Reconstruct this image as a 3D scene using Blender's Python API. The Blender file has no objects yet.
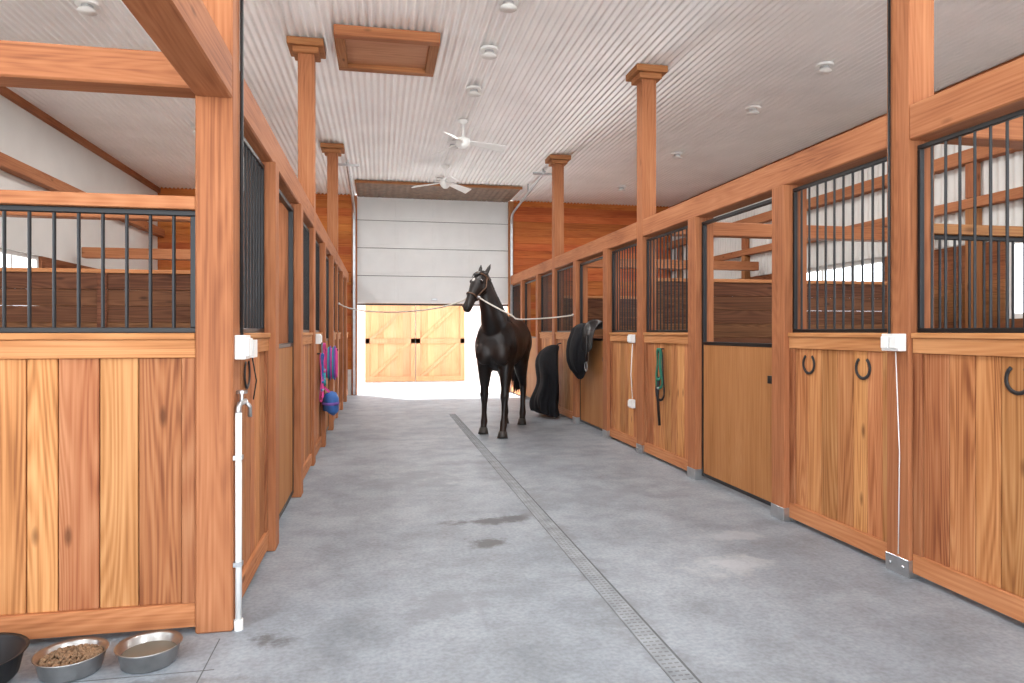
import bpy, math, random
from mathutils import Vector, Matrix
random.seed(7)
S = bpy.context.scene
col = S.collection

# ------------------------------------------------------------------ materials
def newmat(name):
    m = bpy.data.materials.new(name); m.use_nodes = True
    nt = m.node_tree
    b = nt.nodes['Principled BSDF']
    return m, nt, b
def N(nt, t, **kw):
    n = nt.nodes.new(t)
    for k, v in kw.items(): setattr(n, k, v)
    return n
def plain(name, c, rough=0.5, metal=0.0, var=0.12, scale=12, bump=0.0, spec=0.5):
    m, nt, b = newmat(name)
    tc = N(nt, 'ShaderNodeTexCoord'); no = N(nt, 'ShaderNodeTexNoise')
    no.inputs['Scale'].default_value = scale; no.inputs['Detail'].default_value = 4
    nt.links.new(tc.outputs['Object'], no.inputs['Vector'])
    r = N(nt, 'ShaderNodeValToRGB')
    r.color_ramp.elements[0].position = 0.3; r.color_ramp.elements[1].position = 0.7
    r.color_ramp.elements[0].color = [x*(1-var) for x in c]+[1]
    r.color_ramp.elements[1].color = [min(1, x*(1+var)) for x in c]+[1]
    nt.links.new(no.outputs[0], r.inputs[0]); nt.links.new(r.outputs[0], b.inputs['Base Color'])
    b.inputs['Roughness'].default_value = rough; b.inputs['Metallic'].default_value = metal
    b.inputs['Specular IOR Level'].default_value = spec
    if bump:
        bp = N(nt, 'ShaderNodeBump'); bp.inputs['Strength'].default_value = bump; bp.inputs['Distance'].default_value = 0.01
        nt.links.new(no.outputs[0], bp.inputs['Height']); nt.links.new(bp.outputs[0], b.inputs['Normal'])
    return m
def wood(name, axis, dark, mid, light, rough=0.65, var=(0.72, 1.18), knots=True, ring=.16):
    m, nt, b = newmat(name); L = nt.links.new
    tc = N(nt, 'ShaderNodeTexCoord'); geo = N(nt, 'ShaderNodeNewGeometry')
    vm = N(nt, 'ShaderNodeVectorMath', operation='SCALE'); vm.inputs[0].default_value = (37.1, 17.7, 53.3)
    L(geo.outputs['Random Per Island'], vm.inputs['Scale'])
    ad = N(nt, 'ShaderNodeVectorMath', operation='ADD')
    L(tc.outputs['Object'], ad.inputs[0]); L(vm.outputs[0], ad.inputs[1])
    def mapped(across, along):
        sc = [across]*3; sc[axis] = along
        mp = N(nt, 'ShaderNodeVectorMath', operation='MULTIPLY'); mp.inputs[1].default_value = sc
        L(ad.outputs[0], mp.inputs[0]); return mp.outputs[0]
    n1 = N(nt, 'ShaderNodeTexNoise'); n1.inputs['Scale'].default_value = 1; n1.inputs['Detail'].default_value = 1.0
    L(mapped(5.0, 0.34), n1.inputs['Vector'])
    mu = N(nt, 'ShaderNodeMath', operation='MULTIPLY'); mu.inputs[1].default_value = 170; L(n1.outputs[0], mu.inputs[0])
    si = N(nt, 'ShaderNodeMath', operation='SINE'); L(mu.outputs[0], si.inputs[0])
    rg = N(nt, 'ShaderNodeMapRange'); rg.inputs[1].default_value = -1; rg.inputs[2].default_value = 1; L(si.outputs[0], rg.inputs[0])
    n2 = N(nt, 'ShaderNodeTexNoise'); n2.inputs['Scale'].default_value = 1; n2.inputs['Detail'].default_value = 5
    L(mapped(75, 1.6), n2.inputs['Vector'])
    n3 = N(nt, 'ShaderNodeTexNoise'); n3.inputs['Scale'].default_value = 1; n3.inputs['Detail'].default_value = 3
    L(mapped(4, 0.9), n3.inputs['Vector'])
    a = N(nt, 'ShaderNodeMath', operation='MULTIPLY_ADD'); a.inputs[1].default_value = ring
    L(rg.outputs[0], a.inputs[0])
    a2 = N(nt, 'ShaderNodeMath', operation='MULTIPLY_ADD'); a2.inputs[1].default_value = 0.52; a2.inputs[2].default_value = (.22-ring)/2; L(n2.outputs[0], a2.inputs[0])
    L(a2.outputs[0], a.inputs[2])
    a3 = N(nt, 'ShaderNodeMath', operation='MULTIPLY_ADD'); a3.inputs[1].default_value = 0.5
    L(n3.outputs[0], a3.inputs[0]); L(a.outputs[0], a3.inputs[2])
    r = N(nt, 'ShaderNodeValToRGB'); e = r.color_ramp.elements
    e[0].position = 0.40; e[0].color = dark+(1,)
    e[1].position = 0.84; e[1].color = light+(1,)
    k = e.new(0.59); k.color = mid+(1,)
    L(a3.outputs[0], r.inputs[0])
    hs = N(nt, 'ShaderNodeHueSaturation')
    mr = N(nt, 'ShaderNodeMapRange'); mr.inputs[3].default_value = var[0]; mr.inputs[4].default_value = var[1]
    L(geo.outputs['Random Per Island'], mr.inputs[0]); L(mr.outputs[0], hs.inputs['Value'])
    h2 = N(nt, 'ShaderNodeMath', operation='MULTIPLY'); h2.inputs[1].default_value = 7.31; L(geo.outputs['Random Per Island'], h2.inputs[0])
    h3 = N(nt, 'ShaderNodeMath', operation='FRACT'); L(h2.outputs[0], h3.inputs[0])
    h4 = N(nt, 'ShaderNodeMapRange'); h4.inputs[3].default_value = 0.490; h4.inputs[4].default_value = 0.506
    L(h3.outputs[0], h4.inputs[0]); L(h4.outputs[0], hs.inputs['Hue'])
    L(r.outputs[0], hs.inputs['Color'])
    out = hs.outputs[0]
    if knots:
        v = N(nt, 'ShaderNodeTexVoronoi'); v.inputs['Scale'].default_value = 1; L(mapped(5.5, 2.0), v.inputs['Vector'])
        kr = N(nt, 'ShaderNodeMapRange'); kr.inputs[1].default_value = 0.04; kr.inputs[2].default_value = 0.12
        kr.inputs[3].default_value = 0.75; kr.inputs[4].default_value = 0; L(v.outputs['Distance'], kr.inputs[0])
        mx = N(nt, 'ShaderNodeMix', data_type='RGBA'); L(kr.outputs[0], mx.inputs[0]); L(out, mx.inputs[6])
        mx.inputs[7].default_value = tuple(x*0.45 for x in dark)+(1,)
        out = mx.outputs[2]
    L(out, b.inputs['Base Color'])
    b.inputs['Roughness'].default_value = rough; b.inputs['Specular IOR Level'].default_value = 0.2
    bp = N(nt, 'ShaderNodeBump'); bp.inputs['Strength'].default_value = 0.2; bp.inputs['Distance'].default_value = 0.004
    L(n2.outputs[0], bp.inputs['Height']); L(bp.outputs[0], b.inputs['Normal'])
    return m
WD = ((0.24, 0.083, 0.030), (0.40, 0.162, 0.062), (0.52, 0.245, 0.108))
WX = wood('pine_x', 0, *WD, ring=.09); WY = wood('pine_y', 1, *WD, ring=.09)
WZ = wood('pine_boards', 2, (0.22, 0.072, 0.024), (0.44, 0.177, 0.064), (0.61, 0.295, 0.125), var=(0.66, 1.18), ring=.15)
PD = ((0.20, 0.070, 0.028), (0.345, 0.135, 0.054), (0.45, 0.200, 0.088))
PX = wood('post_x', 0, *PD, var=(.88, 1.08), ring=.07); PY = wood('post_y', 1, *PD, var=(.88, 1.08), ring=.07); PZ = wood('post_z', 2, *PD, var=(.88, 1.08), ring=.07)
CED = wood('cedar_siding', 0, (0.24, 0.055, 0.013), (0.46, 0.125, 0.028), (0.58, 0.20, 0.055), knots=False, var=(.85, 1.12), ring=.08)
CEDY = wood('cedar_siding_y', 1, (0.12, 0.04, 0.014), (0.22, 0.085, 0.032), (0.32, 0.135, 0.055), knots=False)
DARKW = wood('dark_stall_boards', 0, (0.07, 0.026, 0.012), (0.15, 0.060, 0.026), (0.24, 0.105, 0.05), var=(.7, 1.15))  # darker brown boards for the solid partitions
PLY = wood('plywood', 2, (0.26, 0.095, 0.033), (0.39, 0.158, 0.058), (0.47, 0.215, 0.088), var=(.92, 1.04), knots=False, ring=.08)
TAN = wood('tan_boards', 2, (0.32, 0.17, 0.08), (0.42, 0.245, 0.125), (0.50, 0.31, 0.17), knots=False, ring=.05, var=(.9, 1.06))
GAP = plain('dark_wood_gap', (0.06, 0.02, 0.008), 0.8)
BLK = plain('black_steel', (0.012, 0.012, 0.013), 0.4, 0.3)
STEEL = plain('galvanised_steel', (0.5, 0.51, 0.52), 0.35, 0.9)
WHT = plain('white_paint', (0.82, 0.82, 0.80), 0.5, var=0.03)
WMET = plain('white_wall_metal', (0.66, 0.65, 0.62), 0.5, var=0.04, scale=2)
CEIL = plain('ceiling_corrugated_metal', (0.91, 0.91, 0.90), 0.36, 0.15, var=0.05, scale=1.5)
PVC = plain('white_pvc', (0.78, 0.78, 0.76), 0.4, var=0.04)
CONW = plain('painted_concrete', (0.75, 0.73, 0.7), 0.8, var=0.08)
DOORM = plain('garage_door_paint', (0.74, 0.75, 0.74), 0.45, var=0.03, scale=3)
ROPE = plain('white_rope', (0.7, 0.66, 0.58), 0.8, scale=80, var=.25)
RUB = plain('black_rubber', (0.012, 0.012, 0.014), 0.55)
HOOF = plain('hoof', (0.03, 0.025, 0.02), 0.5, scale=30)
HAIR = plain('horse_hair', (0.006, 0.005, 0.005), 0.45, scale=60, var=.4)
EYE = plain('eye_gloss', (0.006, 0.003, 0.002), 0.06)
LEA = plain('halter_leather', (0.10, 0.045, 0.02), 0.45, scale=30)
BLUE = plain('blue_nylon', (0.03, 0.12, 0.38), 0.6); PINK = plain('pink_nylon', (0.65, 0.05, 0.25), 0.6); TEAL = plain('teal_nylon', (0.03, 0.38, 0.42), 0.6)
PURP = plain('purple_fabric', (0.16, 0.08, 0.34), 0.8); GRN = plain('green_nylon', (0.02, 0.16, 0.10), 0.6)
BCLOTH = plain('black_fabric', (0.010, 0.010, 0.012), 0.85, scale=40, bump=.3, spec=.25)
SADL = plain('black_saddle_leather', (0.012, 0.010, 0.010), 0.4, scale=30)
KIB = plain('kibble', (0.20, 0.115, 0.06), 0.8, scale=50, var=.5)
RUST = plain('brown_corrugated_metal', (0.20, 0.13, 0.09), 0.6, scale=6, var=.3)
HOOKM = plain('old_iron', (0.05, 0.045, 0.045), 0.5, 0.7)

def concrete():
    m, nt, b = newmat('concrete_floor'); L = nt.links.new
    tc = N(nt, 'ShaderNodeTexCoord')
    n1 = N(nt, 'ShaderNodeTexNoise'); n1.inputs['Scale'].default_value = 0.9; n1.inputs['Detail'].default_value = 6; n1.inputs['Roughness'].default_value = .6
    n2 = N(nt, 'ShaderNodeTexNoise'); n2.inputs['Scale'].default_value = 45; n2.inputs['Detail'].default_value = 4
    n3 = N(nt, 'ShaderNodeTexNoise'); n3.inputs['Scale'].default_value = 2.6; n3.inputs['Detail'].default_value = 8; n3.inputs['Roughness'].default_value = .75
    for n in (n1, n2, n3): L(tc.outputs['Object'], n.inputs['Vector'])
    r = N(nt, 'ShaderNodeValToRGB'); e = r.color_ramp.elements
    e[0].position = .3; e[0].color = (0.215, 0.24, 0.268, 1); e[1].position = .72; e[1].color = (0.315, 0.343, 0.372, 1)
    L(n1.outputs[0], r.inputs[0])
    r2 = N(nt, 'ShaderNodeValToRGB'); e = r2.color_ramp.elements
    e[0].position = .34; e[0].color = (.72, .72, .72, 1); e[1].position = .58; e[1].color = (1.08, 1.08, 1.08, 1)
    L(n3.outputs[0], r2.inputs[0])
    mx = N(nt, 'ShaderNodeMix', data_type='RGBA', blend_type='MULTIPLY'); mx.inputs[0].default_value = 1
    L(r.outputs[0], mx.inputs[6]); L(r2.outputs[0], mx.inputs[7])
    r3 = N(nt, 'ShaderNodeValToRGB'); e = r3.color_ramp.elements
    e[0].position = .35; e[0].color = (.86, .86, .86, 1); e[1].position = .6; e[1].color = (1.06, 1.06, 1.06, 1); L(n2.outputs[0], r3.inputs[0])
    mx2 = N(nt, 'ShaderNodeMix', data_type='RGBA', blend_type='MULTIPLY'); mx2.inputs[0].default_value = 1
    L(mx.outputs[2], mx2.inputs[6]); L(r3.outputs[0], mx2.inputs[7])
    out = mx2.outputs[2]
    # worn patches at fixed places on the slab: x, y, rx, ry, colour, strength
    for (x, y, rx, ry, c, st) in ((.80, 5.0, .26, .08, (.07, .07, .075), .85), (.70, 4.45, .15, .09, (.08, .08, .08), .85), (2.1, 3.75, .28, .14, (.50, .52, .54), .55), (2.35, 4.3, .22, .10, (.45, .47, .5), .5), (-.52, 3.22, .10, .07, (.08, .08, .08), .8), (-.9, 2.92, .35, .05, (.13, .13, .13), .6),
                             (.3, 6.5, .4, .3, (.19, .21, .23), .5), (1.9, 5.6, .5, .25, (.2, .215, .235), .45), (.95, 7.3, .3, .15, (.17, .18, .2), .5), (1.2, 2.9, .10, .7, (.17, .18, .19), .5), (1.2, 4.6, .09, .9, (.17, .18, .19), .5), (.35, 3.5, .25, .15, (.19, .2, .22), .5), (1.2, 7.0, .12, 1.2, (.18, .19, .2), .4)):
        sx = N(nt, 'ShaderNodeVectorMath', operation='SUBTRACT'); sx.inputs[1].default_value = (x, y, 0); L(tc.outputs['Object'], sx.inputs[0])
        ml = N(nt, 'ShaderNodeVectorMath', operation='MULTIPLY'); ml.inputs[1].default_value = (1/rx, 1/ry, 0); L(sx.outputs[0], ml.inputs[0])
        le = N(nt, 'ShaderNodeVectorMath', operation='LENGTH'); L(ml.outputs[0], le.inputs[0])
        nn = N(nt, 'ShaderNodeMath', operation='MULTIPLY_ADD'); nn.inputs[1].default_value = 6; L(n3.outputs[0], nn.inputs[0]); L(le.outputs['Value'], nn.inputs[2])
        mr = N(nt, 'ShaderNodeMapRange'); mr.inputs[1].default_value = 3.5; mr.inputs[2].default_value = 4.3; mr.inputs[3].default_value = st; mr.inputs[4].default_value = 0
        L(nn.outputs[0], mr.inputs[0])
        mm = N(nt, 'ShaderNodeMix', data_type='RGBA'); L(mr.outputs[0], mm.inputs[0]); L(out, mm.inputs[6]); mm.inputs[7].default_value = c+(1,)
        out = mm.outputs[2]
    L(out, b.inputs['Base Color']); b.inputs['Roughness'].default_value = .55
    bp = N(nt, 'ShaderNodeBump'); bp.inputs['Strength'].default_value = .15; bp.inputs['Distance'].default_value = .01
    L(n2.outputs[0], bp.inputs['Height']); L(bp.outputs[0], b.inputs['Normal'])
    return m
CONC = concrete()
DARKC = plain('dark_joint', (0.11, 0.115, 0.12), 0.9)
SLOT = plain('drain_slot', (0.17, 0.178, 0.185), 0.9, scale=9, var=.2)
GRATE = plain('drain_grate', (0.25, 0.268, 0.285), 0.8, 0.0, scale=9, var=.22)

# ------------------------------------------------------------------ mesh builder
class MB:
    def __init__(s, m=None): s.v = []; s.f = []; s.mi = []; s.mats = []; s.map = m; s.sm = []
    def _m(s, mat):
        if mat not in s.mats: s.mats.append(mat)
        return s.mats.index(mat)
    def add(s, vs, fs, mat, smooth=False):
        o = len(s.v); i = s._m(mat)
        if s.map: vs = [s.map(*p) for p in vs]
        s.v += [tuple(p) for p in vs]
        for f in fs: s.f.append([a+o for a in f]); s.mi.append(i); s.sm.append(smooth)
    def box(s, x0, x1, y0, y1, z0, z1, mat):
        s.add([(x0, y0, z0), (x1, y0, z0), (x1, y1, z0), (x0, y1, z0), (x0, y0, z1), (x1, y0, z1), (x1, y1, z1), (x0, y1, z1)],
              [(0, 3, 2, 1), (4, 5, 6, 7), (0, 1, 5, 4), (1, 2, 6, 5), (2, 3, 7, 6), (3, 0, 4, 7)], mat)
    def loft(s, secs, mat, wref=None, n=18, smooth=True):
        vs = []; fs = []; k = len(secs)
        prev = None
        for i, (c, rw, rd) in enumerate(secs):
            c = Vector(c)
            a = Vector(secs[max(0, i-1)][0]); b_ = Vector(secs[min(k-1, i+1)][0]); t = (b_-a)
            t = t.normalized() if t.length > 1e-9 else Vector((0, 0, 1))
            if wref is not None: w = Vector(wref)
            else:
                w = prev if prev is not None else (Vector((0, 0, 1)).cross(t) if abs(t.z) < .95 else Vector((0, 1, 0)))
            w = w-t*w.dot(t); w.normalize(); prev = w; d = t.cross(w)
            for j in range(n):
                an = 2*math.pi*j/n; vs.append(c+w*rw*math.cos(an)+d*rd*math.sin(an))
        for i in range(k-1):
            for j in range(n):
                j2 = (j+1) % n; fs.append((i*n+j, i*n+j2, (i+1)*n+j2, (i+1)*n+j))
        fs.append(tuple(reversed(range(n)))); fs.append(tuple((k-1)*n+j for j in range(n)))
        s.add(vs, fs, mat, smooth)
    def tube(s, pts, r, mat, n=8): s.loft([(p, r, r) for p in pts], mat, n=n)
    def cyl(s, a, b_, r, mat, n=16, r2=None):
        s.loft([(a, r, r), (b_, r if r2 is None else r2, r if r2 is None else r2)], mat, n=n, smooth=False)
    def ball(s, c, r, mat, sx=1, sy=1, sz=1, n=16):
        m = 10; vs = []; fs = []; c = Vector(c)
        for i in range(m+1):
            ph = math.pi*i/m
            for j in range(n):
                th = 2*math.pi*j/n
                vs.append(c+Vector((r*sx*math.sin(ph)*math.cos(th), r*sy*math.sin(ph)*math.sin(th), r*sz*math.cos(ph))))
        for i in range(m):
            for j in range(n):
                j2 = (j+1) % n; fs.append((i*n+j, (i+1)*n+j, (i+1)*n+j2, i*n+j2))
        s.add(vs, fs, mat, True)
    def build(s, name, parent=None, origin=None, bevel=0, mods=None):
        if origin is None:
            xs = [p[0] for p in s.v]; ys = [p[1] for p in s.v]; zs = [p[2] for p in s.v]
            origin = ((min(xs)+max(xs))/2, (min(ys)+max(ys))/2, min(zs))
        o = Vector(origin)
        me = bpy.data.meshes.new(name)
        me.from_pydata([tuple(Vector(p)-o) for p in s.v], [], s.f)
        for m in s.mats: me.materials.append(m)
        me.polygons.foreach_set('material_index', s.mi); me.polygons.foreach_set('use_smooth', s.sm)
        me.update()
        ob = bpy.data.objects.new(name, me); col.objects.link(ob)
        if parent:
            ob.parent = parent; ob.location = o-parent.location if parent.rotation_euler.z == 0 else o
        else: ob.location = o
        if bevel:
            b = ob.modifiers.new('bevel', 'BEVEL'); b.width = bevel; b.segments = 1; b.limit_method = 'ANGLE'
        return ob
def empty(name, loc):
    e = bpy.data.objects.new(name, None); e.location = loc; e.empty_display_size = .2; col.objects.link(e); return e

# ------------------------------------------------------------------ layout
XL0, XL = -0.84, -0.675     # left row posts (outer, aisle face)
XR, XR1 = 2.95, 3.12        # right row posts (aisle face, outer)
WLX, WRX = -4.6, 6.95       # outer walls
YB, Y0 = 15.5, -1.2
ZC = 4.45
ZB0, ZB1 = 2.49, 2.69
PH = .085
PIL = [-0.55, 3.45, 7.45, 11.45]

# ground, floor
g = MB(); g.box(-40, 40, -40, 60, -.35, -.12, plain('gravel_ground', (.70, .68, .64), .9, scale=6, var=.12)); g.build('ground')
g = MB(); g.box(WLX-.1, WRX+.1, Y0-1, YB+.05, -.12, 0, CONC); g.build('floor', origin=(0, 0, 0))
g = MB(); g.box(-3, 6, YB+.05, 24, -.12, -.005, plain('sunlit_concrete_apron', (.80, .79, .77), .8, scale=3, var=.06)); g.build('concrete_apron')

# floor drain
g = MB(); x0 = 1.15
g.box(x0, x0+.005, 1.0, 11.6, 0, .003, SLOT); g.box(x0+.10, x0+.110, 1.0, 11.6, 0, .003, DARKC)
g.box(x0+.005, x0+.10, 1.0, 11.6, 0, .002, GRATE)
y = 1.02
while y < 11.55:
    for k in range(3): g.box(x0+.014+k*.029, x0+.032+k*.029, y, y+.008, .002, .003, SLOT)
    y += .034
g.build('floor_drain')
g = MB(); g.box(-4.5, XL, 3.0, 3.005, 0, .001, DARKC); g.box(-.72, -.715, 1, 3.3, 0, .001, DARKC)
g.build('floor_control_joint')

# corrugated ceiling
g = MB(); per = .080; nn = 8; vs = []; fs = []
x = WLX; i = 0
while x < WRX:
    z = ZC-.002+.0125*math.cos(2*math.pi*(x-WLX)/per)
    vs += [(x, Y0, z), (x, YB, z)]; x += per/nn; i += 1
fs = [(2*j, 2*j+1, 2*j+3, 2*j+2) for j in range(i-1)]
g.add(vs, fs, CEIL, True); g.box(WLX-.15, WRX+.15, Y0-.3, YB+.3, ZC+.03, ZC+.15, WHT)
g.build('ceiling', origin=(0, 0, ZC))

# outer walls with windows
def outer_wall(name, xi, xo, side):
    g = MB(); a, b_ = min(xi, xo), max(xi, xo)
    wins = [(p+.95, p+3.05) for p in PIL]
    w0, w1 = 1.55, 2.45
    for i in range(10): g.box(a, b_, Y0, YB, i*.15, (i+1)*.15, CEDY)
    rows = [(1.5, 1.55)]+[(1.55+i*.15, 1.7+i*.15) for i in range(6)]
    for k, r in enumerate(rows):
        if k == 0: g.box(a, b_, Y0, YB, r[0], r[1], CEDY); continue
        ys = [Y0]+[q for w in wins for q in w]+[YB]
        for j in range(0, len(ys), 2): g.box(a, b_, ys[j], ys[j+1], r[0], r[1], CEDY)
    g.box(a, b_, Y0, YB, 2.45, ZC+.02, WMET)
    if side > 0:   # vertical corrugated cladding
        vs = []; y = Y0; i = 0
        while y < YB-.01:
            vs += [(a-.014+.010*math.cos(2*math.pi*y/.10), y, 2.46), (a-.014+.010*math.cos(2*math.pi*y/.10), y, ZC)]; y += .0125; i += 1
        g.add(vs, [(2*j, 2*j+2, 2*j+3, 2*j+1) for j in range(i-1)], WMET, True)
    g.build(name)
    t = MB(); s = 1 if xi > xo else -1
    xa, xb = sorted((xi, xi+s*.06))
    t.box(xa, xb, Y0, YB-.01, 4.33, 4.43, PY); t.build('trim_1' if side < 0 else 'trim_2')
    t = MB(); xa, xb = sorted((xi, xi+s*.14)); t.box(xa, xb, Y0, YB-.01, 3.40, 3.56, PY); t.build('timber_beam', bevel=.006)
    if side > 0:
        t = MB(); t.box(xi-.12, xi-.025, Y0, YB-.01, 2.86, 2.98, PY); t.build('timber_beam', bevel=.006)
        for p in PIL:
            for yy in (p+.5, p+3.4):
                t = MB(); t.box(xi-.12, xi-.025, yy-.06, yy+.06, 2.985, 3.395, PZ); t.box(xi-.12, xi-.001, yy-.06, yy+.06, 0, 2.855, PZ); t.build('wall_stud')
    for k, w in enumerate(wins):
        t = MB(); xm = (xi+xo)/2; xa, xb = xm-.03, xm+.03
        t.box(xa, xb, w[0], w[0]+.06, w0, w1, WHT); t.box(xa, xb, w[1]-.06, w[1], w0, w1, WHT)
        t.box(xa, xb, w[0]+.06, w[1]-.06, w0, w0+.06, WHT); t.box(xa, xb, w[0]+.06, w[1]-.06, w1-.06, w1, WHT)
        for q in (1/3, 2/3):
            m = w[0]+(w[1]-w[0])*q; t.box(xa, xb, m-.025, m+.025, w0+.06, w1-.06, WHT)
        t.build('window_%d' % (k+1+(4 if side > 0 else 0)))
outer_wall('wall_left', WLX, WLX-.15, -1); outer_wall('wall_right', WRX, WRX+.15, 1)

# back wall
DX0, DX1 = -0.5, 2.92
g = MB()
for (a, b_) in ((WLX, DX0-.12), (DX1+.12, WRX)):
    g.box(a, b_, YB, YB+.15, 0, .57, CONW)
    z = .57
    while z < ZC-.01:
        z2 = min(z+.17, ZC+.01)
        zz = [(a, YB-.02, z), (b_, YB-.02, z), (b_, YB+.12, z), (a, YB+.12, z), (a, YB-.004, z2), (b_, YB-.004, z2), (b_, YB+.12, z2), (a, YB+.12, z2)]
        g.add(zz, [(0, 3, 2, 1), (4, 5, 6, 7), (0, 1, 5, 4), (1, 2, 6, 5), (2, 3, 7, 6), (3, 0, 4, 7)], CED); z = z2
g.build('wall_back')
g = MB(); g.box(DX0-.12, DX0, YB-.05, YB+.15, 0, ZC-.02, PZ); g.box(DX1, DX1+.12, YB-.05, YB+.15, 0, ZC-.02, PZ)
g.build('trim_3', bevel=.004)
# brown corrugated soffit in front of the door
g = MB(); ya, yb = 13.95, YB-.06; vs = []; i = 0; x = DX0+.02
while x < DX1-.02:
    z = 4.40+.008*math.cos(2*math.pi*x/.12); vs += [(x, ya, z), (x, yb, z)]; x += .015; i += 1
g.add(vs, [(2*j, 2*j+1, 2*j+3, 2*j+2) for j in range(i-1)], RUST, True)
g.box(DX0, DX1, ya-.05, ya, 4.385, 4.433, PX); g.box(DX0, DX1, ya, yb, 4.41, 4.433, PX)
g.build('ceiling_soffit_panel')

# garage door (partly raised)
g = MB(); zb = 2.0; yf = YB+.02
g.box(DX0, DX1, yf, yf+.05, zb, zb+.04, BLK)
z = zb+.04
hs_ = [.62, .62, .62, ZC-.03-zb-.04-1.86]
for k in range(4):
    z2 = z+hs_[k]
    g.box(DX0, DX1, yf, yf+.05, z+.006, z2-.006, DOORM)
    for j in range(4):
        a = DX0+.06+j*.84; g.box(a, a+.78, yf-.006, yf, z+.08, z2-.08, DOORM)
    g.box(DX0, DX1, yf+.015, yf+.045, z2-.006, z2+.006, HOOKM)
    z = z2
g.box(1.15, 1.28, yf-.03, yf, 2.12, 2.16, STEEL)
g.build('door_1', bevel=.003)
for s in (DX0-.06, DX1+.06):
    g = MB()
    g.box(s-.025, s+.025, YB-.10, YB-.055, .02, 3.9, STEEL)
    pts = [(s, YB-.08, 3.9), (s, YB-.12, 4.02), (s, YB-.22, 4.1), (s, YB-.4, 4.13), (s, 12.2, 4.36)]
    g.loft([(p, .03, .02) for p in pts], STEEL, wref=(1, 0, 0), n=4, smooth=False)
    g.box(s-.015, s+.015, 12.3, 12.34, 4.34, ZC-.015, STEEL); g.box(s-.015, s+.015, 13.6, 13.64, 4.24, ZC-.015, STEEL)
    g.box(s-.2, s+.2, 12.28, 12.31, 4.32, 4.36, STEEL)
    g.build('garage_door_track')

# neighbouring building seen through the door
g = MB(); yo = 19.3
g.box(-8, 10, yo, yo+4, -.004, 2.35, WHT); g.box(-8.2, 10.2, yo-.15, yo+4.2, 2.35, 2.5, WHT)
for (a, b_) in ((-.4, .97), (.99, 2.36)):
    x = a
    while x < b_-.02:
        x2 = min(x+.17, b_); g.box(x, x2, yo-.05, yo, .02, 2.3, TAN); x = x2
    for z in (.02, 1.08, 2.16): g.box(a, b_, yo-.08, yo-.05, z, z+.14, TAN)
    g.box(a, a+.12, yo-.08, yo-.05, .16, 2.16, TAN); g.box(b_-.12, b_, yo-.08, yo-.05, .16, 2.16, TAN)
    for (za, zb_) in ((.16, 1.08), (1.22, 2.16)):
        a1, b1 = a+.12, b_-.12
        g.add([(a1, yo-.075, za), (a1+.12, yo-.075, za), (b1, yo-.075, zb_), (b1-.12, yo-.075, zb_), (a1, yo-.05, za), (a1+.12, yo-.05, za), (b1, yo-.05, zb_), (b1-.12, yo-.05, zb_)],
              [(0, 1, 2, 3), (0, 4, 5, 1), (1, 5, 6, 2), (2, 6, 7, 3), (3, 7, 4, 0)], TAN)
g.build('outbuilding')

# posts
def tall_post(x0, x1, p, bracket):
    g = MB(); h = PH
    g.box(x0, x1, p-h, p+h, 0, 4.33, PZ)
    g.box(x0-.05, x1+.05, p-h-.05, p+h+.05, 4.30, 4.36, PX); g.box(x0-.10, x1+.10, p-h-.10, p+h+.10, 4.36, ZC-.015, PX)
    if bracket:
        e = .006
        g.box(x0-e, x0, p-h-e, p+h+e, 0, .10, STEEL); g.box(x0-e, x1+e, p-h-e, p-h, 0, .10, STEEL)
        for yy in (p-.05, p+.05): g.cyl((x0-.014, yy, .05), (x0-e, yy, .05), .012, STEEL, n=6)
    g.build('timber_post', bevel=.008)
for p in PIL:
    tall_post(XL0, XL, p, False); tall_post(XR, XR1, p, True)
def mid_post(x0, x1, y0, y1, br):
    g = MB(); g.box(x0, x1, y0, y1, 0, ZB0-.001, PZ)
    if br:
        g.box(x0-.006, x0, y0-.004, y1+.004, 0, .10, STEEL); g.box(x0-.006, x1, y0-.006, y0, 0, .10, STEEL)
    g.build('timber_post', bevel=.006)
def beam(x0, x1, y0, y1, z0=ZB0, z1=ZB1, m=PY, nm='timber_beam'):
    g = MB(); g.box(x0, x1, y0, y1, z0, z1, m); g.build(nm, bevel=.008)
for i, p in enumerate(PIL):
    e = min(p+4-PH-.001, YB-.06)
    beam(XL0, XL, p+PH+.001, e); beam(XR, XR1, p+PH+.001, e)
for p in PIL[1:]:
    beam(WLX+.15, XL0-.001, p-.08, p+.08, 2.53, ZB1, PX)
for p in PIL: beam(XR1+.001, WRX-.13, p-.08, p+.08, 2.53, ZB1, PX)

# stall panels
def grille(g, s0, s1, t, z0, z1, step=.088):
    f = .014
    g.box(s0, s1, t-f, t+f, z0, z0+.026, BLK); g.box(s0, s1, t-f, t+f, z1-.026, z1, BLK)
    g.box(s0, s0+.026, t-f, t+f, z0+.026, z1-.026, BLK); g.box(s1-.026, s1, t-f, t+f, z0+.026, z1-.026, BLK)
    n = max(2, round((s1-s0-.05)/step)); 
    for k in range(1, n):
        s = s0+(s1-s0)*k/n; g.cyl((s, t, z0+.02), (s, t, z1-.02), .0085, BLK, n=8)
def boards(g, s0, s1, t0, t1, z0, z1, mat):
    s = s0; tm = (t0+t1)/2
    g.box(s0, s1, tm-.006, tm+.006, z0, z1, GAP)
    while s < s1-.001:
        w = random.uniform(.125, .175); s2 = s+w
        if s1-s2 < .07: s2 = s1
        g.box(s+.0025, s2-.0025, t0, tm-.007, z0, z1, mat); g.box(s+.0025, s2-.0025, tm+.007, t1, z0, z1, mat); s = s2
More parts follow.
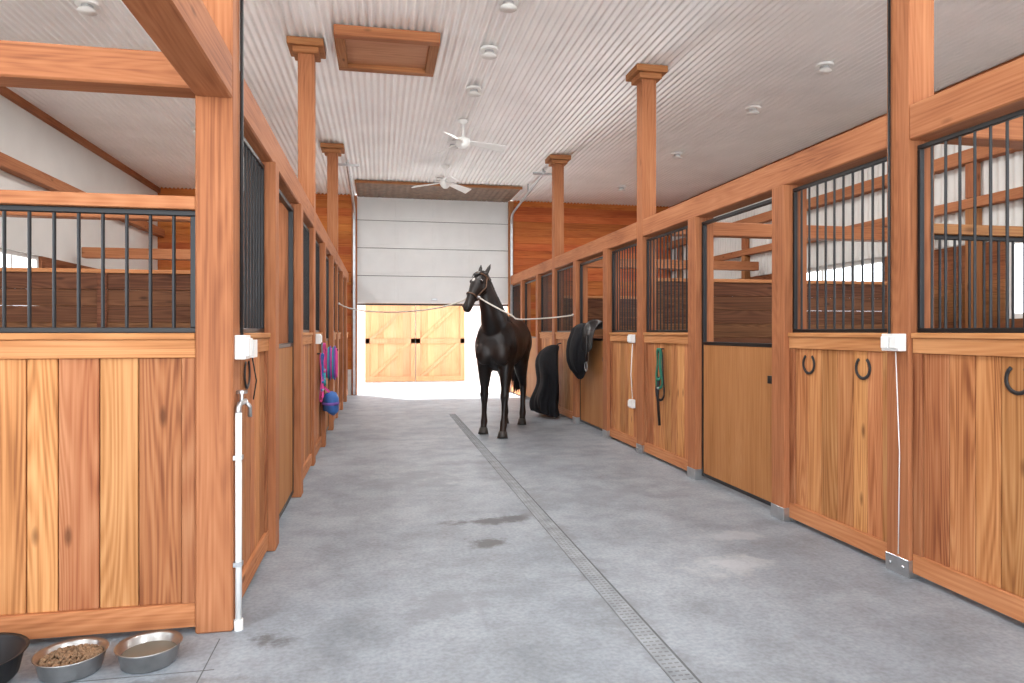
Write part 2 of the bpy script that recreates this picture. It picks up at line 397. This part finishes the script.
def panel(name, m, s0, s1, t0, t1, WS, gtop, toprail=False, step=.088):
    g = MB(m); tm = (t0+t1)/2
    g.box(s0, s1, t0, t1, .03, .14, WS); g.box(s0, s1, t0, t1, 1.28, 1.365, WS)
    g.box(s0, s1, t0-.012, t1+.012, 1.365, 1.395, WS)
    g.box(s0, s0+.06, t0+.003, t1-.003, .14, 1.28, WZ); g.box(s1-.06, s1, t0+.003, t1-.003, .14, 1.28, WZ)
    boards(g, s0+.06, s1-.06, t0+.018, t1-.018, .14, 1.28, WZ)
    grille(g, s0+.005, s1-.005, tm, 1.395, gtop, step)
    if toprail: g.box(s0, s1, t0, t1, gtop, gtop+.06, WS)
    return g.build(name, bevel=.004)
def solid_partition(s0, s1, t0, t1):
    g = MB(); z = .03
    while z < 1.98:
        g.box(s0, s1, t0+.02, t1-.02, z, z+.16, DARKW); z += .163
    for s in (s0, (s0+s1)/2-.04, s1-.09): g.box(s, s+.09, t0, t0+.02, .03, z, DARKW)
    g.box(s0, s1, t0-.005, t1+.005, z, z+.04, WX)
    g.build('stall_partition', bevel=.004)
mA = lambda s, t, z: (t, s, z)
mP = lambda s, t, z: (s, t, z)
def sdoor(s0, s1, t0, t1, slide):
    g = MB(mA); tm = (t0+t1)/2
    f = .02
    a, b_ = s0+.01, s1-.01
    g.box(a, a+.03, tm-f, tm+f, .04, 2.44, BLK); g.box(b_-.03, b_, tm-f, tm+f, .04, 2.44, BLK)
    for z in (.04, 1.28, 2.41): g.box(a+.03, b_-.03, tm-f, tm+f, z, z+.03, BLK)
    g.box(a+.03, b_-.03, tm-.015, tm+.015, .07, 1.28, PLY)
    g.box(a+.03, a+.10, (t0-.01), t0+.02, 1.0, 1.06, BLK)
    g.build('stall_door', bevel=.003)
for side in (0, 1):
    x0, x1 = (XL-.10, XL-.02) if side == 0 else (XR+.02, XR+.10)
    px0, px1 = (XL0, XL+.02) if side == 0 else (XR-.02, XR1)
    for i, p in enumerate(PIL):
        if side == 0 and i == 0: continue
        end = p+4-PH-.005 if i < 3 else YB-.11
        panel('stall_panel', mA, p+PH+.005, p+1.099, x0, x1, WY, 2.46)
        mid_post(px0, px1, p+1.10, p+1.26, side)
        sdoor(p+1.26, p+2.54, x0, x1, i)
        mid_post(px0, px1, p+2.54, p+2.70, side)
        panel('stall_panel', mA, p+2.701, end, x0, x1, WY, 2.46)
# partitions between stalls
panel('stall_partition', mP, WLX+.01, XL0-.002, 3.38, 3.48, WX, 1.97, True, .10)
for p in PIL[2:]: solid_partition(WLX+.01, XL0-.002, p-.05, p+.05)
for p in PIL[:2]: panel('stall_partition', mP, XR1+.008, WRX-.13, p-.05, p+.05, WX, 1.97, True, .10)
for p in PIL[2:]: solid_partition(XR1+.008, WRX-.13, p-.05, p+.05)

# ceiling hatch
HP_ = wood('hatch_panel', 0, (.34, .14, .06), (.52, .26, .12), (.65, .36, .19), knots=False, ring=.05, var=(.95, 1.05))
g = MB(); a, b_, c, d = -.45, .6, 6.9, 7.85
g.box(a, b_, c, c+.1, 4.33, ZC-.016, PX); g.box(a, b_, d-.1, d, 4.33, ZC-.016, PX)
g.box(a, a+.1, c+.1, d-.1, 4.33, ZC-.016, PY); g.box(b_-.1, b_, c+.1, d-.1, 4.33, ZC-.016, PY)
g.box(a+.1, b_-.1, c+.1, d-.1, 4.38, 4.40, HP_)
g.build('ceiling_hatch', bevel=.005)

# ceiling lights
def clight(x, y, power):
    e = empty('ceiling_light', (x, y, ZC-.015))
    g = MB(); z = ZC-.015
    g.cyl((x, y, z-.025), (x, y, z), .10, WHT, n=24); g.cyl((x, y, z-.05), (x, y, z-.025), .05, STEEL, n=16)
    g.loft([((x, y, z-.05), .05, .05), ((x, y, z-.07), .075, .075), ((x, y, z-.085), .085, .085)], WHT, n=20)
    g.build('fixture', parent=e)
    l = bpy.data.lights.new('lamp', 'AREA'); l.shape = 'DISK'; l.size = .14; l.energy = power; l.color = (1, .985, .965)
    lo = bpy.data.objects.new('lamp', l); col.objects.link(lo); lo.parent = e; lo.location = (0, 0, -.088)
for y in (1.2, 3.6, 6.1, 7.2, 8.4, 10.9, 13.3): clight(1.15, y, 33)  # the two nearest the camera are out of view, added for extra light
for y in (1.6, 4.6, 6.9, 8.4, 10.8, 13.5): clight(4.95, y, 28); clight(-2.65, y, 28)

# ceiling fans
def fan(x, y, a0):
    e = empty('ceiling_fan', (x, y, ZC-.015)); g = MB()
    g.loft([((x, y, 4.37), .03, .03), ((x, y, 4.40), .07, .07), ((x, y, ZC-.015), .08, .08)], WHT, n=20); g.cyl((x, y, 4.14), (x, y, 4.38), .016, WHT, n=8)
    g.loft([((x, y, 4.19), .04, .04), ((x, y, 4.17), .09, .09), ((x, y, 4.09), .10, .10), ((x, y, 4.05), .07, .07), ((x, y, 4.02), .04, .04)], WHT, n=24)
    g.build('motor', parent=e)
    for k in range(3):
        an = math.radians(a0+120*k); c, s = math.cos(an), math.sin(an)
        g = MB(lambda u, v, w: (x+u*c-v*s, y+u*s+v*c, w))
        g.add([(.08, -.04, 4.14), (.62, -.075, 4.10), (.62, .075, 4.04), (.08, .04, 4.11), (.08, -.04, 4.13), (.62, -.075, 4.088), (.62, .075, 4.028), (.08, .04, 4.10)],
              [(0, 1, 2, 3), (7, 6, 5, 4), (0, 4, 5, 1), (1, 5, 6, 2), (2, 6, 7, 3), (3, 7, 4, 0)], WHT)
        g.build('blade_%d' % (k+1), parent=e)
fan(1.17, 9.7, 5); fan(1.17, 12.4, 40)

# ------------------------------------------------------------------ fittings
def outlet(x, y0, y1, z0, z1, s, up=None):
    g = MB(); d = .05*s
    xa, xb = sorted((x, x+d)); g.box(xa, xb, y0, y1, z0, z1, PVC)
    n = 2
    for k in range(n):
        a = y0+(y1-y0)*(k+.1)/n; b_ = y0+(y1-y0)*(k+.9)/n
        xa, xb = sorted((x+d, x+d+.012*s)); g.box(xa, xb, a, b_, z0+.015, z1-.015, WHT)
    if up:
        g.tube([(x+.013*s, y1-.02, z1-.01), (x+.013*s, y1-.02, up)], .009, BLK)
    return g.build('outlet_box', bevel=.004)
outlet(XR, 3.38, 3.52, 1.29, 1.39, -1, ZC-.2)
outlet(XL, 3.40, 3.53, 1.27, 1.385, 1, ZC-.2)
g = MB(); g.tube([(XR-.012, 3.43, .12), (XR-.012, 3.42, .7), (XR-.012, 3.45, 1.285)], .003, PVC); g.build('electrical_cord')
outlet(XR+.01, 7.6, 7.72, 1.27, 1.37, -1); outlet(XR+.01, 7.6, 7.70, .50, .60, -1)
g = MB(); g.tube([(XR-.005, 7.66, .61), (XR-.02, 7.67, .9), (XR-.005, 7.66, 1.26)], .006, PVC); g.build('electrical_cord')
outlet(XL-.01, 7.62, 7.75, 1.27, 1.38, 1)
g = MB(); g.box(XL-.015, XL+.05, 3.62, 3.72, 1.27, 1.36, PVC); g.tube([(XL+.03, 3.54, 1.30), (XL+.04, 3.58, 1.33), (XL+.03, 3.62, 1.31)], .006, PVC)
g.tube([(XL+.035, 3.66, 1.27), (XL+.05, 3.69, 1.15), (XL+.03, 3.72, 1.05)], .004, BLK)
g.build('junction_box', bevel=.004)
# pvc pipe & faucet
g = MB(); px, py = XL+.022, 3.385
g.tube([(px, py, 0), (px, py, 1.02)], .015, PVC, 12); g.cyl((px, py, .0), (px, py, .05), .021, PVC)
g.tube([(px, py, 1.0), (px, py, 1.045), (px, py+.03, 1.06), (px, py+.16, 1.06)], .013, STEEL, 10)
g.cyl((px, py+.07, 1.06), (px, py+.07, 1.11), .010, STEEL, 8); g.cyl((px, py+.07, 1.105), (px, py+.07, 1.12), .028, STEEL, 12)
g.tube([(px, py+.15, 1.06), (px+.02, py+.17, 1.03), (px+.02, py+.17, .98)], .011, STEEL, 10)
for z in (.3, .8): g.box(XL+.001, px+.018, py-.02, py+.02, z, z+.02, STEEL)
g.build('water_pipe_with_faucet')
# horseshoes
def shoe(x, y, z, r=.062):
    g = MB(); pts = []
    for k in range(19):
        a = math.radians(-235+290*k/18); sq = 1.0 if math.sin(a) < 0 else 1.15
        pts.append((x, y+r*math.cos(a), z+r*math.sin(a)*sq))
    g.loft([(p, .005, .011) for p in pts], HOOKM, wref=(1, 0, 0), n=6)
    g.build('horseshoe')
for (y, z) in ((4.33, 1.17), (3.78, 1.17), (2.72, 1.17), (2.35, 1.17)): shoe(XR+.032, y, z)
shoe(XL-.032, 3.9, 1.17, .07)
# hanging halters
def halter_hang(x, y, ztop, s, mat, mat2, L, k_=1.0):
    g = MB(); g.cyl((x+.05*s, y, ztop), (x-.02*s, y, ztop), .008, HOOKM, 8)
    for k, (w, l, dx) in enumerate(((.05, .42, .03), (.07, .55, .02), (.035, .33, .04))):
        pts = []
        for j in range(21):
            a = 2*math.pi*j/20; pts.append((x-(dx+.01*math.sin(3*a))*s, y+w*k_*math.sin(a)*(1.1-.5*math.cos(a)), ztop-l/2+l/2*math.cos(a)))
        g.loft([(p, .005, .013*k_) for p in pts], mat if k != 1 else mat2, wref=(1, 0, 0), n=6)
    g.tube([(x-.03*s, y+.01, ztop-.3), (x-.035*s, y+.03, ztop-.5), (x-.03*s, y-.01, ztop-L)], .012*k_, mat2)
    g.ball((x-.03*s, y+.02, ztop-.42), .02, STEEL)
    return g
halter_hang(XR+.015, 6.85, 1.22, 1, GRN, BLK, .82, 1.3).build('hanging_halter')
halter_hang(XL-.01, 8.36, 1.26, -1, PINK, TEAL, .42, 1.5).build('hanging_halter')
halter_hang(XL-.01, 8.1, 1.15, -1, BLUE, PINK, .5, 1.2).build('hanging_halter')
# lead-rope coil and tack bag
g = MB()
for k in range(7):
    pts = []; rr = .11+.008*(k % 3)
    for j in range(21):
        a = 2*math.pi*j/20; pts.append((XL+.04+.018*k, 8.62+rr*math.sin(a), 1.02+rr*1.6*math.cos(a)))
    g.tube(pts, .011, PINK if k % 3 == 0 else TEAL if k % 3 == 1 else PURP, 6)
g.cyl((XL+.021, 8.62, 1.18), (XL+.17, 8.62, 1.18), .008, HOOKM, 8)
g.build('lead_rope_coil')
g = MB(); yb = 8.42
g.loft([((XL+.08, yb, .44), .07, .11), ((XL+.095, yb, .46), .095, .15), ((XL+.095, yb, .60), .095, .155), ((XL+.085, yb, .66), .075, .14), ((XL+.08, yb, .68), .03, .11)], BLUE, wref=(1, 0, 0), n=20)
g.loft([((XL+.095, yb, .53), .10, .16), ((XL+.095, yb, .565), .10, .16)], PURP, wref=(1, 0, 0), n=20)
g.tube([(XL+.09, yb-.08, .67), (XL+.02, yb-.02, .74), (XL, yb, .77), (XL+.02, yb+.02, .74), (XL+.09, yb+.08, .67)], .009, PINK)
g.build('tack_bag')
# horse blankets
def cloth(g, rings, yb, fold=.13, n=96, bot=.03, mat=None):
    vs = []; fs = []
    RR = []
    for i in range(len(rings)-1):
        for q in range(4):
            t = q/4; RR.append(tuple(rings[i][c]*(1-t)+rings[i+1][c]*t for c in range(4)))
    RR.append(rings[-1]); rings = RR; m = len(rings)-1
    for i, (cx, z, rw, rd) in enumerate(rings):
        t = i/m
        for j in range(n):
            a = 2*math.pi*j/n; f = 1+fold*math.sin(5*a+1.3*math.sin(3*t))*min(1, t*1.6)+fold*.5*math.sin(11*a+t*3)*t+.04*math.sin(9*t+2*a)
            vs.append((cx+rd*f*math.cos(a), yb+rw*f*math.sin(a), z+bot*math.sin(2*a+1)*t))
    for i in range(m):
        for j in range(n): j2 = (j+1) % n; fs.append((i*n+j, i*n+j2, (i+1)*n+j2, (i+1)*n+j))
    fs.append(tuple(reversed(range(n)))); fs.append(tuple(m*n+j for j in range(n)))
    g.add(vs, fs, mat or BCLOTH, True)
    return g
def smooth(ob):
    s = ob.modifiers.new('smooth', 'SMOOTH'); s.factor = .5; s.iterations = 4
g = MB(); R = [(XR-.11, 1.19, .02, .02), (XR-.12, 1.185, .08, .06), (XR-.15, 1.15, .15, .11)]
for i in range(1, 15):
    t = i/14; z = 1.15-1.07*t; rd = .11+.07*min(1, t*2.2)**.7+.02*math.sin(t*9)
    R.append((XR-.03-rd*1.25, z, .16+.19*min(1, t*2.6)**.6+.025*math.sin(t*7), rd))
cloth(g, R, 10.9, .16, bot=.05); g.tube([(XR+.02, 10.9, 1.22), (XR-.06, 10.9, 1.21), (XR-.11, 10.9, 1.16)], .012, HOOKM); smooth(g.build('horse_blanket'))
g = MB()
R = [(XR+.0, 1.53, .02, .02), (XR+.0, 1.525, .12, .07), (XR-.01, 1.50, .20, .12), (XR-.04, 1.45, .26, .155), (XR-.07, 1.37, .28, .15), (XR-.13, 1.26, .29, .135), (XR-.145, 1.12, .27, .14), (XR-.14, .98, .25, .135), (XR-.12, .86, .18, .11), (XR-.11, .78, .10, .06), (XR-.11, .76, .03, .02)]
cloth(g, R, 9.50, .13, bot=.05); smooth(g.build('horse_blanket'))
# english saddle resting on the door top beside it
g = MB(); ys = 9.06; zs = 1.45
def sad(u, v):   # u along seat (y), v across (x, draping down)
    a = (v-.5)*2; ax = abs(a)
    xx = XR+.06+math.copysign(.24*(1-math.exp(-ax*2.2)), a)*(.85+.2*u)
    zz = zs+.10*(2*u-1)**2+.03*u-.34*ax**1.8
    yy = ys-.20+.42*u+.05*ax*math.sin(3.1*u)
    return (xx, yy, zz)
nu, nv = 14, 24; vs = []; 
for off in (0, -.022):
    for i in range(nu+1):
        for j in range(nv+1): p = sad(i/nu, j/nv); vs.append((p[0], p[1], p[2]+off))
K0 = (nu+1)*(nv+1); fs = []
for i in range(nu):
    for j in range(nv):
        a = i*(nv+1)+j; fs.append((a, a+1, a+nv+2, a+nv+1)); fs.append((K0+a, K0+a+nv+1, K0+a+nv+2, K0+a+1))
for j in range(nv):
    fs.append((j, K0+j, K0+j+1, j+1)); a = nu*(nv+1)+j; fs.append((a, a+1, K0+a+1, K0+a))
for i in range(nu):
    a = i*(nv+1); fs.append((a, a+nv+1, K0+a+nv+1, K0+a)); a += nv; fs.append((a, K0+a, K0+a+nv+1, a+nv+1))
g.add(vs, fs, SADL, True)
g.tube([(XR-.115, ys+.02, 1.36), (XR-.14, ys+.02, 1.1), (XR-.14, ys+.02, .98)], .010, SADL, 6)
pts = [(XR-.14, ys+.02+.055*math.sin(2*math.pi*k/16), .92-.065*math.cos(2*math.pi*k/16)) for k in range(17)]; g.tube(pts, .006, STEEL, 6)
g.build('riding_saddle')

# bowls
def bowl(name, x, y, r, h, fill, fmat):
    g = MB(); pr = [(0, .004), (r*.78, .0), (r*.86, .01), (r*.97, h*.9), (r*1.04, h), (r*1.03, h+.004), (r*.93, h*.92), (r*.80, .012), (0, .012)]
    n = 40; vs = []; fs = []
    for (rr, z) in pr:
        for j in range(n): a = 2*math.pi*j/n; vs.append((x+max(rr, .001)*math.cos(a), y+max(rr, .001)*math.sin(a), z))
    for i in range(len(pr)-1):
        for j in range(n): j2 = (j+1) % n; fs.append((i*n+j, i*n+j2, (i+1)*n+j2, (i+1)*n+j))
    g.add(vs, fs, plain('stainless_'+name, (.42, .41, .40), .28, .95, scale=20), True)
    if fmat is KIB:
        g.cyl((x, y, .012), (x, y, fill*.8), r*.80, KIB, n=30, r2=r*.88)
        for k in range(420):
            a = random.uniform(0, 6.28); q = r*.84*math.sqrt(random.random())
            g.ball((x+q*math.cos(a), y+q*math.sin(a), fill*.8+.012*(1-(q/r)**2)+random.uniform(0, .006)), random.uniform(.006, .009), KIB, n=6)
    else: g.cyl((x, y, .012), (x, y, fill), r*.80, fmat, n=40, r2=r*.88)
    g.build(name)
WATER = plain('water', (.16, .14, .11), .04, 0, scale=4)
bowl('kibble_bowl', -1.25, 3.10, .130, .08, .065, KIB)
bowl('water_bowl', -.96, 3.12, .125, .08, .045, WATER)
g = MB(); n = 32; vs = []; fs = []
pr = [(.001, 0), (.16, 0), (.18, .02), (.2, .11), (.215, .115), (.19, .105), (.165, .02), (.001, .015)]
for (rr, z) in pr:
    for j in range(n): a = 2*math.pi*j/n; vs.append((-1.62+rr*math.cos(a), 3.06+rr*math.sin(a), z))
for i in range(len(pr)-1):
    for j in range(n): j2 = (j+1) % n; fs.append((i*n+j, i*n+j2, (i+1)*n+j2, (i+1)*n+j))
g.add(vs, fs, RUB, True); g.build('rubber_feed_pan')

# ------------------------------------------------------------------ horse
def coat(name, star, brown):
    m, nt, b = newmat(name); L = nt.links.new
    tc = N(nt, 'ShaderNodeTexCoord'); no = N(nt, 'ShaderNodeTexNoise'); no.inputs['Scale'].default_value = 2.2; no.inputs['Detail'].default_value = 5
    L(tc.outputs['Object'], no.inputs['Vector'])
    r = N(nt, 'ShaderNodeValToRGB'); r.color_ramp.elements[0].position = .35; r.color_ramp.elements[1].position = .75
    r.color_ramp.elements[0].color = (.005, .004, .004, 1); r.color_ramp.elements[1].color = brown+(1,)
    L(no.outputs[0], r.inputs[0]); out = r.outputs[0]
    if star is not None:
        sb = N(nt, 'ShaderNodeVectorMath', operation='SUBTRACT'); sb.inputs[1].default_value = star; L(tc.outputs['Object'], sb.inputs[0])
        le = N(nt, 'ShaderNodeVectorMath', operation='LENGTH'); L(sb.outputs[0], le.inputs[0])
        n4 = N(nt, 'ShaderNodeMapRange'); n4.inputs[1].default_value = .020; n4.inputs[2].default_value = .028; n4.inputs[3].default_value = 1; n4.inputs[4].default_value = 0
        L(le.outputs['Value'], n4.inputs[0])
        mx = N(nt, 'ShaderNodeMix', data_type='RGBA'); L(n4.outputs[0], mx.inputs[0]); L(out, mx.inputs[6]); mx.inputs[7].default_value = (.6, .58, .55, 1); out = mx.outputs[2]
    L(out, b.inputs['Base Color']); b.inputs['Roughness'].default_value = .42; b.inputs['Specular IOR Level'].default_value = .4
    n2 = N(nt, 'ShaderNodeTexNoise'); n2.inputs['Scale'].default_value = 90; L(tc.outputs['Object'], n2.inputs['Vector'])
    bp = N(nt, 'ShaderNodeBump'); bp.inputs['Strength'].default_value = .12; bp.inputs['Distance'].default_value = .005
    L(n2.outputs[0], bp.inputs['Height']); L(bp.outputs[0], b.inputs['Normal'])
    return m
def horse(loc, heading, neck, head, fore, hind, star, brown, voxel=.014):
    e = empty('horse', loc); e.rotation_euler = (0, 0, heading)
    P0, P1 = Vector(head[0]), Vector(head[1])       # poll, muzzle tip
    t = (P1-P0).normalized()
    lat = Vector((-t.y, t.x, 0)); lat = lat.normalized() if lat.length > .01 else Vector((0, 1, 0))
    if lat.y < 0: lat = -lat
    face = t.cross(lat)
    if face.dot(Vector((1, 0, .3))) < 0: face = -face
    Lh = (P1-P0).length
    HP = lambda u, v=0, w=0: P0+t*(u*Lh)+face*v+lat*w
    mat = coat('dark_bay_coat', HP(.26, .105) if star else None, brown)
    g = MB()
    T = [(-.90, 1.33, .10, .08), (-.86, 1.31, .19, .16), (-.76, 1.30, .28, .235), (-.6, 1.31, .325, .275), (-.42, 1.31, .325, .285), (-.2, 1.27, .33, .30),
         (0, 1.23, .345, .315), (.2, 1.23, .37, .31), (.38, 1.245, .39, .29), (.52, 1.245, .375, .28), (.64, 1.22, .31, .255), (.74, 1.20, .23, .20), (.80, 1.20, .12, .11)]
    g.loft([((x, 0, z), hw, hh) for (x, z, hh, hw) in T], mat, wref=(0, 1, 0), n=28)
    g.loft(neck, mat, wref=(0, 1, 0), n=24)
    g.loft([(HP(-.06, -.01), .055, .06), (HP(.05, 0), .080, .088), (HP(.2, -.005), .100, .118), (HP(.34, -.012), .090, .120), (HP(.5, 0), .068, .094), (HP(.68, .008), .054, .072),
            (HP(.82, .005), .056, .064), (HP(.93, 0), .056, .058), (HP(1.0, -.005), .038, .040)], mat, wref=lat, n=20)
    for s in (-1, 1):
        c = HP(.30, -.045, .055*s); g.ball(c, .075, mat, .8, .8, 1)           # cheek
        g.ball(HP(.23, .045, .075*s), .033, mat)                                 # brow
        g.ball(HP(.88, .03, .035*s), .028, mat)                                  # nostril rim
        b0 = HP(-.02, .0, .055*s); up = (-t+face*.15+lat*.22*s).normalized()
        if up.z < .6: up = (up+Vector((0, 0, .7))).normalized()
        g.loft([(b0-up*.02, .024, .024), (b0+up*.04, .034, .026), (b0+up*.09, .030, .022), (b0+up*.135, .014, .012), (b0+up*.155, .007, .007)], mat, wref=lat, n=10)
    g.ball((.40, 0, 1.60), .10, mat, 1.8, .7, .6)                                # withers
    for s in (-1, 1):
        g.ball((.50, .15*s, 1.20), .2, mat, .85, .75, 1.3)                       # shoulder
        g.ball((.72, .11*s, 1.12), .13, mat, .8, 1, 1.25)                        # breast
        g.ball((-.58, .14*s, 1.25), .22, mat, 1.05, .75, 1.2)                    # haunch
        g.ball((-.45, .15*s, 1.02), .13, mat, 1, .7, 1.1)                        # stifle
    hp = MB()
    K = 1.17
    for (fx, fy, s) in fore:
        sx, sy = .52, .15*s
        I = lambda z: (sx+(fx-.03-sx)*max(0, min(1, (1.15-z)/1.05)), sy+(fy-sy)*max(0, min(1, (1.15-z)/1.05)))
        secs = []
        for (z, rw, rd, off) in ((1.22, .10, .155, 0), (1.08, .10, .145, 0), (.95, .09, .115, 0), (.80, .072, .088, 0), (.66, .052, .062, 0), (.60, .050, .055, .008), (.54, .053, .058, .012), (.49, .044, .047, 0), (.42, .034, .038, 0), (.30, .031, .036, -.004), (.22, .036, .042, -.006), (.17, .043, .048, -.004), (.12, .037, .040, .012), (.07, .042, .046, .03)):
            x, y = I(z); secs.append(((x+off, y, z), rw*K, rd*K))
        g.loft(secs, mat, wref=(0, 1, 0), n=16)
        x, y = fx, fy
        hp.loft([((x+.01, y, 0), .072, .080), ((x+.004, y, .03), .066, .073), ((x-.006, y, .085), .054, .058), ((x-.008, y, .09), .03, .03)], HOOF, wref=(0, 1, 0), n=20)
    for (hx, hy, s) in hind:
        dx = hx+.64; dy = hy-.14*s
        secs = []
        for (x, z, rw, rd) in ((-.60, 1.25, .12, .22), (-.54, 1.08, .115, .19), (-.53, .95, .10, .15), (-.60, .80, .075, .105), (-.68, .69, .055, .073), (-.735, .62, .048, .066), (-.745, .56, .045, .060), (-.735, .50, .040, .050), (-.72, .42, .036, .042), (-.705, .30, .035, .040), (-.70, .22, .040, .045), (-.695, .17, .045, .050), (-.67, .12, .038, .042), (-.65, .07, .043, .047)):
            k = max(0, min(1, (1.1-z)/1.0)); secs.append(((x+dx*k, .14*s+dy*k, z), rw*K, rd*K))
        g.loft(secs, mat, wref=(0, 1, 0), n=16)
        x, y = hx, hy
        hp.loft([((x+.01, y, 0), .070, .078), ((x+.004, y, .03), .064, .071), ((x-.006, y, .085), .054, .058), ((x-.008, y, .09), .03, .03)], HOOF, wref=(0, 1, 0), n=20)
    ob = g.build('body', parent=e, origin=(0, 0, 0)); ob.location = (0, 0, 0)
    rm = ob.modifiers.new('remesh', 'REMESH'); rm.mode = 'VOXEL'; rm.voxel_size = voxel; rm.use_smooth_shade = True
    sm = ob.modifiers.new('smooth', 'SMOOTH'); sm.factor = .5; sm.iterations = 5
    o = hp.build('hooves', parent=e, origin=(0, 0, 0)); o.location = (0, 0, 0)
    f = MB()
    for s in (-1, 1):
        f.ball(HP(.235, .045, .090*s), .026, EYE); f.ball(HP(.905, .035, .049*s), .014, RUB)
    o = f.build('eyes_and_nostrils', parent=e, origin=(0, 0, 0)); o.location = (0, 0, 0)
    h = MB()
    for k in range(44):
        u = k/43*(len(neck)-1.001); i = int(u); q = u-i
        if u < .6: continue
        c = Vector(neck[i][0])*(1-q)+Vector(neck[i+1][0])*q; rd = neck[i][2]*(1-q)+neck[i+1][2]*q; rw = neck[i][1]*(1-q)+neck[i+1][1]*q
        tt = (Vector(neck[i+1][0])-Vector(neck[i][0])).normalized()
        dd = tt.cross(Vector((0, 1, 0))); dd = -dd if dd.z < 0 else dd
        top = c+dd*rd*.96; sd = 1
        l = random.uniform(.16, .26)
        h.loft([(top-dd*.01, .02, .02), (top+dd*.02+Vector((0, .03*sd, 0)), .022, .016), (c+dd*rd*.5+Vector((0, (rw*.92+.01)*sd, -.02)), .024, .012),
                (c+dd*rd*.2+Vector((random.uniform(-.02, .02), (rw+.012)*sd, -l*.6)), .008, .006)], HAIR, n=8)
    for k in range(7):
        w = (k-3)*.009; e_ = random.uniform(.0, .07)
        h.loft([(HP(-.07, .03, w), .010, .010), (HP(.02, .078, w*1.3), .012, .008), (HP(.10, .104, w*1.6), .010, .006), (HP(.15+e_, .118, w*1.2), .003, .003)], HAIR, n=6)
    for k in range(26):
        a = random.uniform(0, 6.28); q = random.random(); rx, ry = q*.05*math.cos(a), q*.06*math.sin(a)
        h.loft([((-.86, ry*.3, 1.50), .02, .02), ((-.94, ry*.7, 1.42), .022, .022), ((-.99+rx*.8, ry, 1.2), .024, .024), ((-.98+rx*1.2, ry*1.4, .85), .022, .022), ((-.95+rx*1.2, ry*1.3, random.uniform(.42, .6)), .006, .006)], HAIR, n=8)
    o = h.build('mane_and_tail', parent=e, origin=(0, 0, 0)); o.location = (0, 0, 0)
    l = MB()
    def ring(u, rw, rd, r=.011, off=0):
        pts = []
        for k in range(25):
            a = 2*math.pi*k/24; pts.append(HP(u, off+rd*math.sin(a), rw*math.cos(a)))
        l.tube(pts, r, LEA, 6)
    ring(.60, .068, .090, .010, .003); ring(.06, .090, .100, .010, -.005)
    for s in (-1, 1):
        l.tube([HP(.60, -.01, .070*s), HP(.45, -.03, .087*s), HP(.3, -.04, .120*s), HP(.08, -.01, .094*s)], .009, LEA, 6)
        l.ball(HP(.60, -.02, .076*s), .017, STEEL, n=10)
    o = l.build('halter', parent=e, origin=(0, 0, 0)); o.location = (0, 0, 0)
    M = Matrix.Translation(Vector(loc)) @ Matrix.Rotation(heading, 4, 'Z')
    return [M @ HP(.60, -.02, .095*s) for s in (-1, 1)]+[M @ Vector((.90, .27, 1.68)), M @ Vector((.66, .40, 1.62))]
neck1 = [((.34, 0, 1.31), .21, .31), ((.50, 0, 1.43), .195, .30), ((.63, -.01, 1.56), .168, .26), ((.72, -.025, 1.70), .138, .218), ((.79, -.05, 1.84), .116, .178), ((.83, -.075, 1.96), .098, .145), ((.87, -.09, 2.06), .084, .112), ((.93, -.10, 2.11), .067, .075)]
r1 = horse((1.74, 9.56, 0), math.atan2(-.925, -.38), neck1, ((.92, -.09, 2.14), (1.19, -.24, 1.66)), [(.74, .14, 1), (.42, -.20, -1)], [(-.60, .15, 1), (-.70, -.14, -1)], True, (.022, .011, .007))
def rope(pts0, sag, name='cross_tie_rope'):
    g = MB(); P = [Vector(p) for p in pts0]
    P = [P[0]]+P+[P[-1]]; pts = []
    for i in range(1, len(P)-2):
        for k in range(14):
            t = k/14; a, b_, c, d = P[i-1:i+3]
            pts.append(.5*((2*b_)+(c-a)*t+(2*a-5*b_+4*c-d)*t*t+(3*b_-a-3*c+d)*t**3))
    pts.append(P[-1]); n = len(pts)-1
    for k, p in enumerate(pts): t = k/n; p.z -= sag*4*t*(1-t)
    g.tube(pts, .010, ROPE, 8); g.ball(P[0], .02, STEEL, n=8); g.ball(P[-1], .02, STEEL, n=8); g.build(name)
rope([r1[0], (XL+.022, 11.38, 1.86)], .16)
rope([r1[1], r1[2], r1[3], (XR-.045, 10.07, 1.66)], .06)

# ------------------------------------------------------------------ light & camera
w = bpy.data.worlds.new('World'); S.world = w; w.use_nodes = True
bg = w.node_tree.nodes['Background']; bg.inputs[0].default_value = (.85, .92, 1, 1); bg.inputs[1].default_value = 5.2
sl = bpy.data.lights.new('sun', 'SUN'); sl.energy = 20; sl.angle = .01; sl.color = (1, .97, .93)
so = bpy.data.objects.new('sun', sl); col.objects.link(so); so.location = (-10, 20, 20)
so.rotation_euler = Vector((-.5, .66, 1)).to_track_quat('Z', 'Y').to_euler()
cam = bpy.data.cameras.new('camera'); co = bpy.data.objects.new('camera', cam); col.objects.link(co)
cam.sensor_width = 36; cam.lens = 36*680/1024; cam.shift_y = -9.5/1024; cam.clip_start = .05
co.location = (0, 0, 1.4); co.rotation_euler = (math.radians(90), 0, -math.atan(132/680))
S.camera = co
S.view_settings.view_transform = 'Standard'
